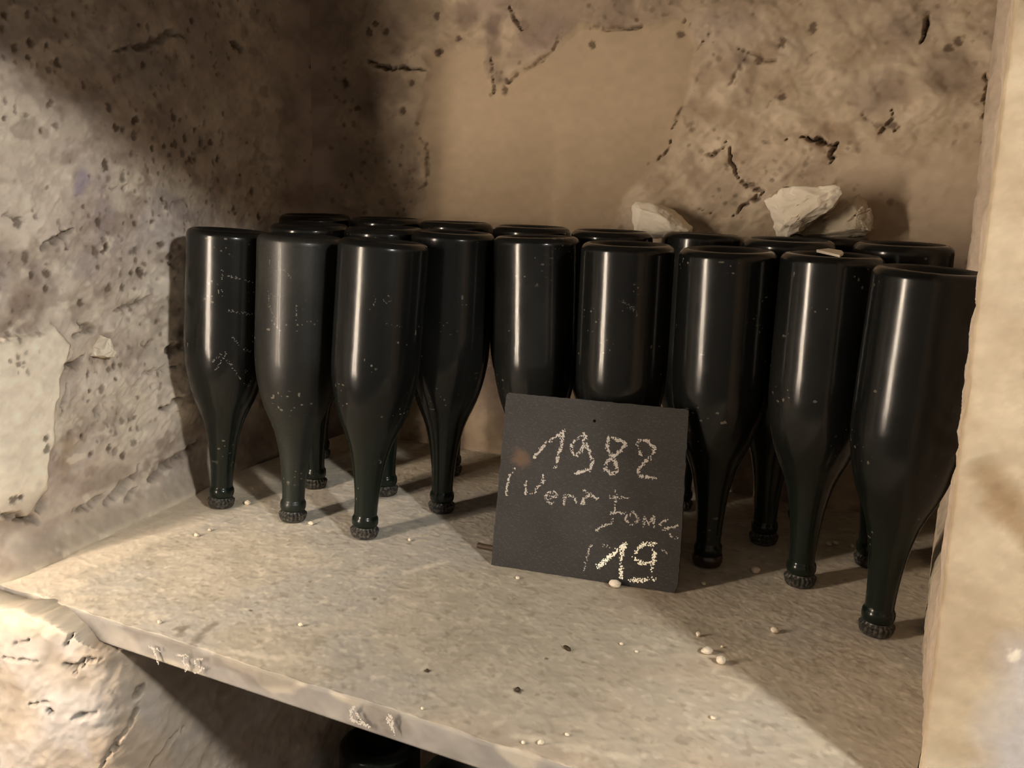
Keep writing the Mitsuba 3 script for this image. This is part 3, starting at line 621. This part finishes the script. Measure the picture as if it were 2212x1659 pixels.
# ------------------------------------------------------------------ slate with chalk writing
b0, b1 = np.array([0.3334, 0.0059, 0.0]), np.array([0.5037, 0.0316, 0.0])
e = (b1 - b0) / np.linalg.norm(b1 - b0); tilt = math.radians(10.6)
up = np.array([0, 0, 1.0]) * math.cos(tilt) + np.array([-e[1], e[0], 0]) * math.sin(tilt)
SN = np.cross(e, up)


def to_slate(u, v):
    p = on_plane(u, v, b0, SN) - b0
    return np.array([p @ e, p @ up])


corners = [to_slate(1061, 1218), to_slate(1456, 1279), to_slate(1478, 1262), to_slate(1488, 888), to_slate(1480, 884), to_slate(1100, 849), to_slate(1094, 853)]
corners[0][1] = corners[1][1] = 0.0
corners[2][0] = corners[2][0] * .4 + .6 * .1735; corners[2][1] = max(corners[2][1], .006)
oc = []
for k in range(len(corners)):
    a, b = corners[k], corners[(k + 1) % len(corners)]
    m = max(1, int(np.linalg.norm(b - a) / .004))
    for t in range(m):
        q = a + (b - a) * t / m
        if k != 0:
            q = q + rng.normal(0, .00022, 2)
        oc.append(q)
hole = to_slate(1284, 910)
sl = trimesh.creation.extrude_polygon(Polygon(oc, [list(Point(*hole).buffer(.0014, 6).exterior.coords)]), .0045, engine='earcut')
M = np.eye(4); M[:3, 0], M[:3, 1], M[:3, 2], M[:3, 3] = e, up, SN, b0 - SN * .0045 + np.array([0, 0, .0045 * math.sin(tilt) * 0 + .0002])
sl.apply_transform(M)
RUST = on_plane(1124, 990, b0, SN)
scene['mat_slate'] = {'type': 'twosided', 'bsdf': {'type': 'principled', 'base_color': mikit.proc(slate_col), 'roughness': 0.75, 'specular': 0.25}}
put('slate_sign__board', sl, 'mat_slate')
tag('slate_sign', 'square slate tile with chalk writing 1982, leaning against the bottles on the shelf', 'sign')


def hit_slate(u, v):
    p = on_plane(u, v, b0, SN)
    s = p - b0
    if not (0 <= s @ e <= .1738 and .002 < s @ up < .166):
        return None
    return p, SN, e


zS = lambda st: zoomed(1000, 820, .29412, st)
YEAR = [[(520, 575), (560, 530), (600, 480), (660, 435), (740, 375), (725, 460), (705, 540), (680, 645)],
        [(885, 425), (830, 430), (797, 480), (800, 535), (838, 560), (880, 505), (893, 395), (905, 470), (935, 545), (957, 605), (930, 660), (885, 675), (825, 687)],
        [(1065, 422), (1060, 500), (1095, 570), (1130, 630), (1125, 690), (1080, 692), (1045, 650), (1060, 600), (1110, 560), (1170, 510), (1200, 470), (1150, 445), (1065, 422)],
        [(1310, 555), (1278, 490), (1300, 448), (1350, 445), (1410, 500), (1390, 560), (1330, 610), (1285, 670), (1300, 712), (1350, 715), (1420, 728)]]
chalk('slate_sign__chalk_writing', zS(YEAR), hit_slate, 'mat_chalk', 6.5, .00090, .42, 21, label='year 1982 in chalk')
WORD = [[(390, 640), (345, 700), (325, 780), (320, 855)], [(460, 740), (462, 855)], [(460, 838), (530, 832), (545, 790), (600, 740)], [(585, 700), (592, 748)], [(610, 870), (690, 855), (685, 825), (630, 825), (605, 860), (640, 912), (665, 905)],
        [(745, 920), (745, 860), (785, 845), (822, 872), (830, 900)], [(930, 855), (890, 870), (868, 910), (890, 915), (885, 880)], [(890, 810), (935, 845), (990, 875)], [(1120, 810), (1122, 900), (1112, 985)], [(1080, 860), (1140, 865), (1210, 870)]]
chalk('slate_sign__chalk_writing_001', zS(WORD), hit_slate, 'mat_chalk', 5.0, .00080, .34, 22, label='first word in thin chalk')
WORD2 = [[(1085, 985), (1130, 975), (1190, 985)], [(1108, 1020), (1080, 1060), (1030, 1075), (975, 1105)], [(1250, 970), (1190, 1020), (1228, 1070), (1300, 1032), (1250, 970)], [(1330, 1078), (1330, 1010), (1365, 1060), (1400, 1002), (1405, 1085)],
         [(1500, 1025), (1445, 1060), (1480, 1100), (1530, 1085), (1585, 1075)], [(1510, 1122), (1540, 1165), (1580, 1160)]]
chalk('slate_sign__chalk_writing_002', zS(WORD2), hit_slate, 'mat_chalk', 5.0, .00080, .34, 23, label='second word in thin chalk')
NUM = [[(985, 1380), (1060, 1315), (1120, 1265), (1190, 1205)], [(1188, 1205), (1168, 1290), (1165, 1380), (1162, 1455)], [(1410, 1212), (1360, 1205), (1310, 1215), (1262, 1275)], [(1245, 1310), (1300, 1340), (1350, 1350), (1412, 1335)], [(1412, 1205), (1408, 1270), (1400, 1330), (1395, 1410)], [(1222, 1470), (1300, 1475), (1405, 1465)]]
chalk('slate_sign__chalk_writing_003', zS(NUM), hit_slate, 'mat_chalk_bold', 8.5, .00100, .26, 24, label='bold white underlined number 19')
chalk('slate_sign__chalk_writing_004', zS([[(942, 1210), (910, 1300), (890, 1400)]]), hit_slate, 'mat_chalk', 4.6, .00072, .26, 25, label='thin chalk bracket')
chalk('slate_sign__chalk_writing_005', zS([[(1030, 1215), (1075, 1225)]]), hit_slate, 'mat_chalk', 4.6, .00072, .22, 26, label='thin chalk dash')
chalk('slate_sign__chalk_writing_006', zS([[(1455, 1245), (1500, 1275)]]), hit_slate, 'mat_chalk', 4.6, .00072, .22, 27, label='thin chalk dot')


# ------------------------------------------------------------------ loose stones, crumbs, nail
def rock(key, front, y0, y1, mat, seed, shrink=.8, jit=.003, rough=1.0):
    """a broken stone: its outline seen from the front (px, set at depth y0), with a body back to y1"""
    r = np.random.default_rng(seed)
    w = np.array([on_plane(u, v, (0, y0, 0), (0, 1, 0)) for u, v in front])
    c = w.mean(0)
    pts = [w + r.normal(0, jit * .3, w.shape) * (0, 1, 0)]
    inn = c + (w - c) * .55; inn[:, 1] = y0 - .006 - r.uniform(0, .008, len(w)); pts.append(inn)
    bk = c + (w - c) * shrink; bk[:, 1] = y1 + r.normal(0, jit, len(w)); pts.append(bk)
    hull = trimesh.convex.convex_hull(np.concatenate(pts))
    m = hull
    for _ in range(4):
        m = m.subdivide()
    cell = cKDTree(r.uniform(m.bounds[0], m.bounds[1], (60, 3))).query(m.vertices + (fbm(m.vertices * 200, 2, seed)[:, None] - .5) * .006)[1]
    d = (r.uniform(-.5, .5, 60)[cell]) * .0032 * rough + (fbm(m.vertices * 70 + seed, 3, seed) - .5) * .005 + (fbm(m.vertices * 260 + seed, 2, seed) - .5) * .0016
    m.vertices = m.vertices + m.vertex_normals * d[:, None]
    put(key, m, mat, smooth=35)


rock('loose_stone', [(1364, 443), (1372, 436), (1412, 441), (1440, 455), (1466, 474), (1490, 498), (1484, 515), (1370, 515)], .300, .334, 'mat_chip', 5, rough=.3)
tag('loose_stone', 'small triangular cream stone chip behind the back row of bottles', 'stone')
rock('loose_stone_001', [(1652, 434), (1690, 407), (1745, 410), (1812, 402), (1818, 420), (1800, 448), (1740, 488), (1700, 511), (1678, 508), (1668, 468)], .266, .306, 'mat_chip', 8)
tag('loose_stone_001', 'white broken stone lump lying on a bottle base, left of the grey slab stone', 'stone')
rock('loose_stone_002', [(1856, 416), (1874, 440), (1886, 472), (1884, 500), (1868, 512), (1706, 514), (1760, 482), (1826, 436)], .304, .336, 'mat_slab_stone', 9)
tag('loose_stone_002', 'greyish slab stone behind the white broken lump, nearest the pillar', 'stone')
# white flake on the base of bottle H
fk = np.array([(1764, 543), (1790, 539), (1820, 543), (1822, 549), (1814, 554), (1796, 550)])
key, o, ax, s = pose['H']
w = np.array([on_plane(u, v, (0, 0, o[2] + HB * s + .0006), (0, 0, 1)) for u, v in fk])
fl = trimesh.convex.convex_hull(np.concatenate([w, w * (1, 1, 1) + (0, 0, .0022) + rng.normal(0, .0006, w.shape)]))
fl.apply_translation((0, 0, -.0008))
put('plaster_flake', fl, 'mat_chip'); tag('plaster_flake', 'thin white plaster flake on top of an upturned bottle base', 'plaster flake')
# pale chip lodged in the left wall
w = lw.on([(195, 770), (200, 748), (216, 722), (222, 740), (231, 764), (222, 772)])
nl = LEFT_N / np.linalg.norm(LEFT_N); c = w.mean(0)
m = trimesh.convex.convex_hull(np.concatenate([w - nl * .004, c + (w - c) * .8 + nl * .010, [c + nl * .013]])).subdivide().subdivide()
m.vertices = m.vertices + (np.random.default_rng(3).normal(0, .0005, m.vertices.shape))
put('wall_left__stone_001', m, 'mat_chip')

CRUMBS = [(1328, 1268, 13, 'white lump of mortar at the foot of the slate'), (1527, 1411, 11, 'larger upper mortar crumb right of the shelf centre'), (1557, 1434, 11, 'larger lower mortar crumb right of the shelf centre'), (1508, 1374, 6, 'small crumb above the two larger crumbs'), (1632, 1237, 8, 'flat cream crumb beside the smooth capped bottle'),
          (1674, 1366, 8, 'crumb between the second and the last bottle cap on the right'), (425, 1158, 6, 'white crumb left of the first bottle cap'), (535, 1090, 6, 'white crumb between the first two caps'), (672, 1133, 6, 'cream crumb right of the second cap'), (453, 1147, 4, 'tiny crumb below the first cap'),
          (1168, 1607, 6, 'bright crumb near the front edge, right of two'), (1130, 1606, 5, 'bright crumb near the front edge, left of two'), (1225, 1588, 5, 'bright crumb above the pair at the front edge'), (1118, 1250, 4, 'tiny crumb under the left half of the slate'), (1520, 1263, 5, 'crumb right of the slate corner'), (1342, 1392, 4, 'tiny crumb mid shelf below the slate'),
          (1375, 1408, 4, 'tiny crumb mid shelf right of another'), (912, 1532, 4, 'tiny crumb on the left front edge'), (1540, 1552, 6, 'pale crumb near the right front of the shelf'), (345, 1345, 5, 'white crumb above the chalk marks'), (1560, 1398, 4, 'small crumb just right of the upper larger crumb'), (650, 1352, 5, 'pale crumb left of centre on the shelf'),
          (1790, 1178, 7, 'white grit at the back right of the shelf'), (1805, 1175, 6, 'second grain of white grit at the back right'), (1840, 1182, 5, 'third grain of white grit at the back right'), (885, 1168, 5, 'pale crumb right of the third cap')]


def crumb(seed, ex=1.0):
    r = np.random.default_rng(seed)
    m = trimesh.creation.icosphere(2, 1.0)
    m.vertices = m.vertices * (1 + .55 * (fbm(m.vertices * 1.6 + seed * 3.1, 3, seed) - .5)[:, None]) * r.uniform(.75, 1.15, 3) * (ex, 1, .8)
    m.apply_transform(trimesh.transformations.rotation_matrix(r.uniform(0, 6.28), [0, 0, 1]))
    m.apply_translation((0, 0, -m.vertices[:, 2].min()))
    return m


for i, (u, v, w, lab) in enumerate(CRUMBS):
    p = at_shelf(u, v); sc = w * np.linalg.norm(p - CAM) / FOC
    key = 'mortar_crumb' + ('_%03d' % i if i else '')
    scene[key] = mikit.ply(crumb(i), 'mat_crumb', smooth=45, to_world=T().translate([*p[:2], -.0005]).scale([float(sc)] * 3))
    tag(key, lab, 'crumb', 'mortar crumbs on the shelf')
for i, (u, v, w, ex, lab) in enumerate([(1225, 1402, 5, 2.6, 'dark elongated fragment in the middle of the shelf'), (1118, 1492, 5, 1.3, 'dark round fragment near the front of the shelf'), (923, 1449, 4, 1.2, 'small dark fragment left of centre on the shelf')]):
    p = at_shelf(u, v); sc = w * np.linalg.norm(p - CAM) / FOC
    key = 'dark_fragment' + ('_%03d' % i if i else '')
    scene[key] = mikit.ply(crumb(90 + i, ex), 'mat_darkcrumb', smooth=45, to_world=T().translate([*p[:2], -.0005]).scale([float(sc)] * 3))
    tag(key, lab, 'fragment', 'dark fragments on the shelf')
a, b = at_shelf(1032, 1184), at_shelf(1085, 1196)
a[2] = b[2] = .0032
m = trimesh.creation.cylinder(.0027, segment=[a, b], sections=10).subdivide()
m.vertices = m.vertices + np.random.default_rng(4).normal(0, .00025, m.vertices.shape)
put('iron_nail__shank', m, 'mat_nail', smooth=50); tag('iron_nail', 'short dark iron nail poking out from behind the left side of the slate', 'nail')

# ------------------------------------------------------------------ bottles in the dark lower niche
for i, (bx, by, lab) in enumerate([(0.193, 0.02, 'barely visible bottle in the dark under the shelf, left of the two'), (0.300, 0.02, 'barely visible bottle in the dark under the shelf, right of the two')]):
    key = 'stored_bottle' + ('_%03d' % i if i else '')
    M = np.eye(4); M[:3, 3] = (bx, by, -.56 + .001); M[2, 2] = 1.06
    scene[key + '__glass_body'] = {**ply_b['mat_glass'], 'to_world': T(M)}
    scene[key + '__base'] = {**ply_base, 'to_world': T(M)}
    scene[key + '__crown_cap'] = {**ply_c, 'to_world': T(M)}
    tag(key, lab, 'bottle', 'bottles under the shelf')

# ------------------------------------------------------------------ lamps of the passage (outside the frame)
bm = trimesh.creation.icosphere(3, BULB_R)
scene['hanging_bulb__bulb'] = {**mikit.ply(bm, 'mat_iron', smooth=True, to_world=T().translate(list(BULB_POS))), 'emitter': {'type': 'area', 'radiance': rgb(*BULB_RGB)}}
put('hanging_bulb__socket', trimesh.creation.cylinder(.016, segment=[(BULB_POS[0], BULB_POS[1], BULB_POS[2] + .026), (BULB_POS[0], BULB_POS[1], BULB_POS[2] + .08)], sections=24), 'mat_iron', 40)
put('hanging_bulb__cord', trimesh.creation.cylinder(.004, segment=[(BULB_POS[0], BULB_POS[1], BULB_POS[2] + .08), (BULB_POS[0], BULB_POS[1], 1.5)], sections=10), 'mat_iron', 40)
tag('hanging_bulb', 'bare bulb hanging in the passage outside the picture', 'lamp')
for i, (ta, tb) in enumerate(TUBES):
    sfx = '_%03d' % i if i else ''
    tm = trimesh.creation.cylinder(TUBE_R, segment=[ta, tb], sections=24)
    scene['tube_lamp__tube' + sfx] = {**mikit.ply(tm, 'mat_iron', smooth=40), 'emitter': {'type': 'area', 'radiance': rgb(*TUBE_RGB)}}
put('tube_lamp__base', box_mesh((-.19, -.83, -.08), (.01, -.77, -.042)), 'mat_iron')
put('tube_lamp__top_plate', box_mesh((-.15, -.82, .602), (-.09, -.78, .62)), 'mat_iron')
put('tube_lamp__cord', trimesh.creation.cylinder(.004, segment=[(-.12, -.80, .62), (-.12, -.80, 1.5)], sections=10), 'mat_iron', 40)
tag('tube_lamp', 'upright twin tube lamp in the passage outside the picture', 'lamp')
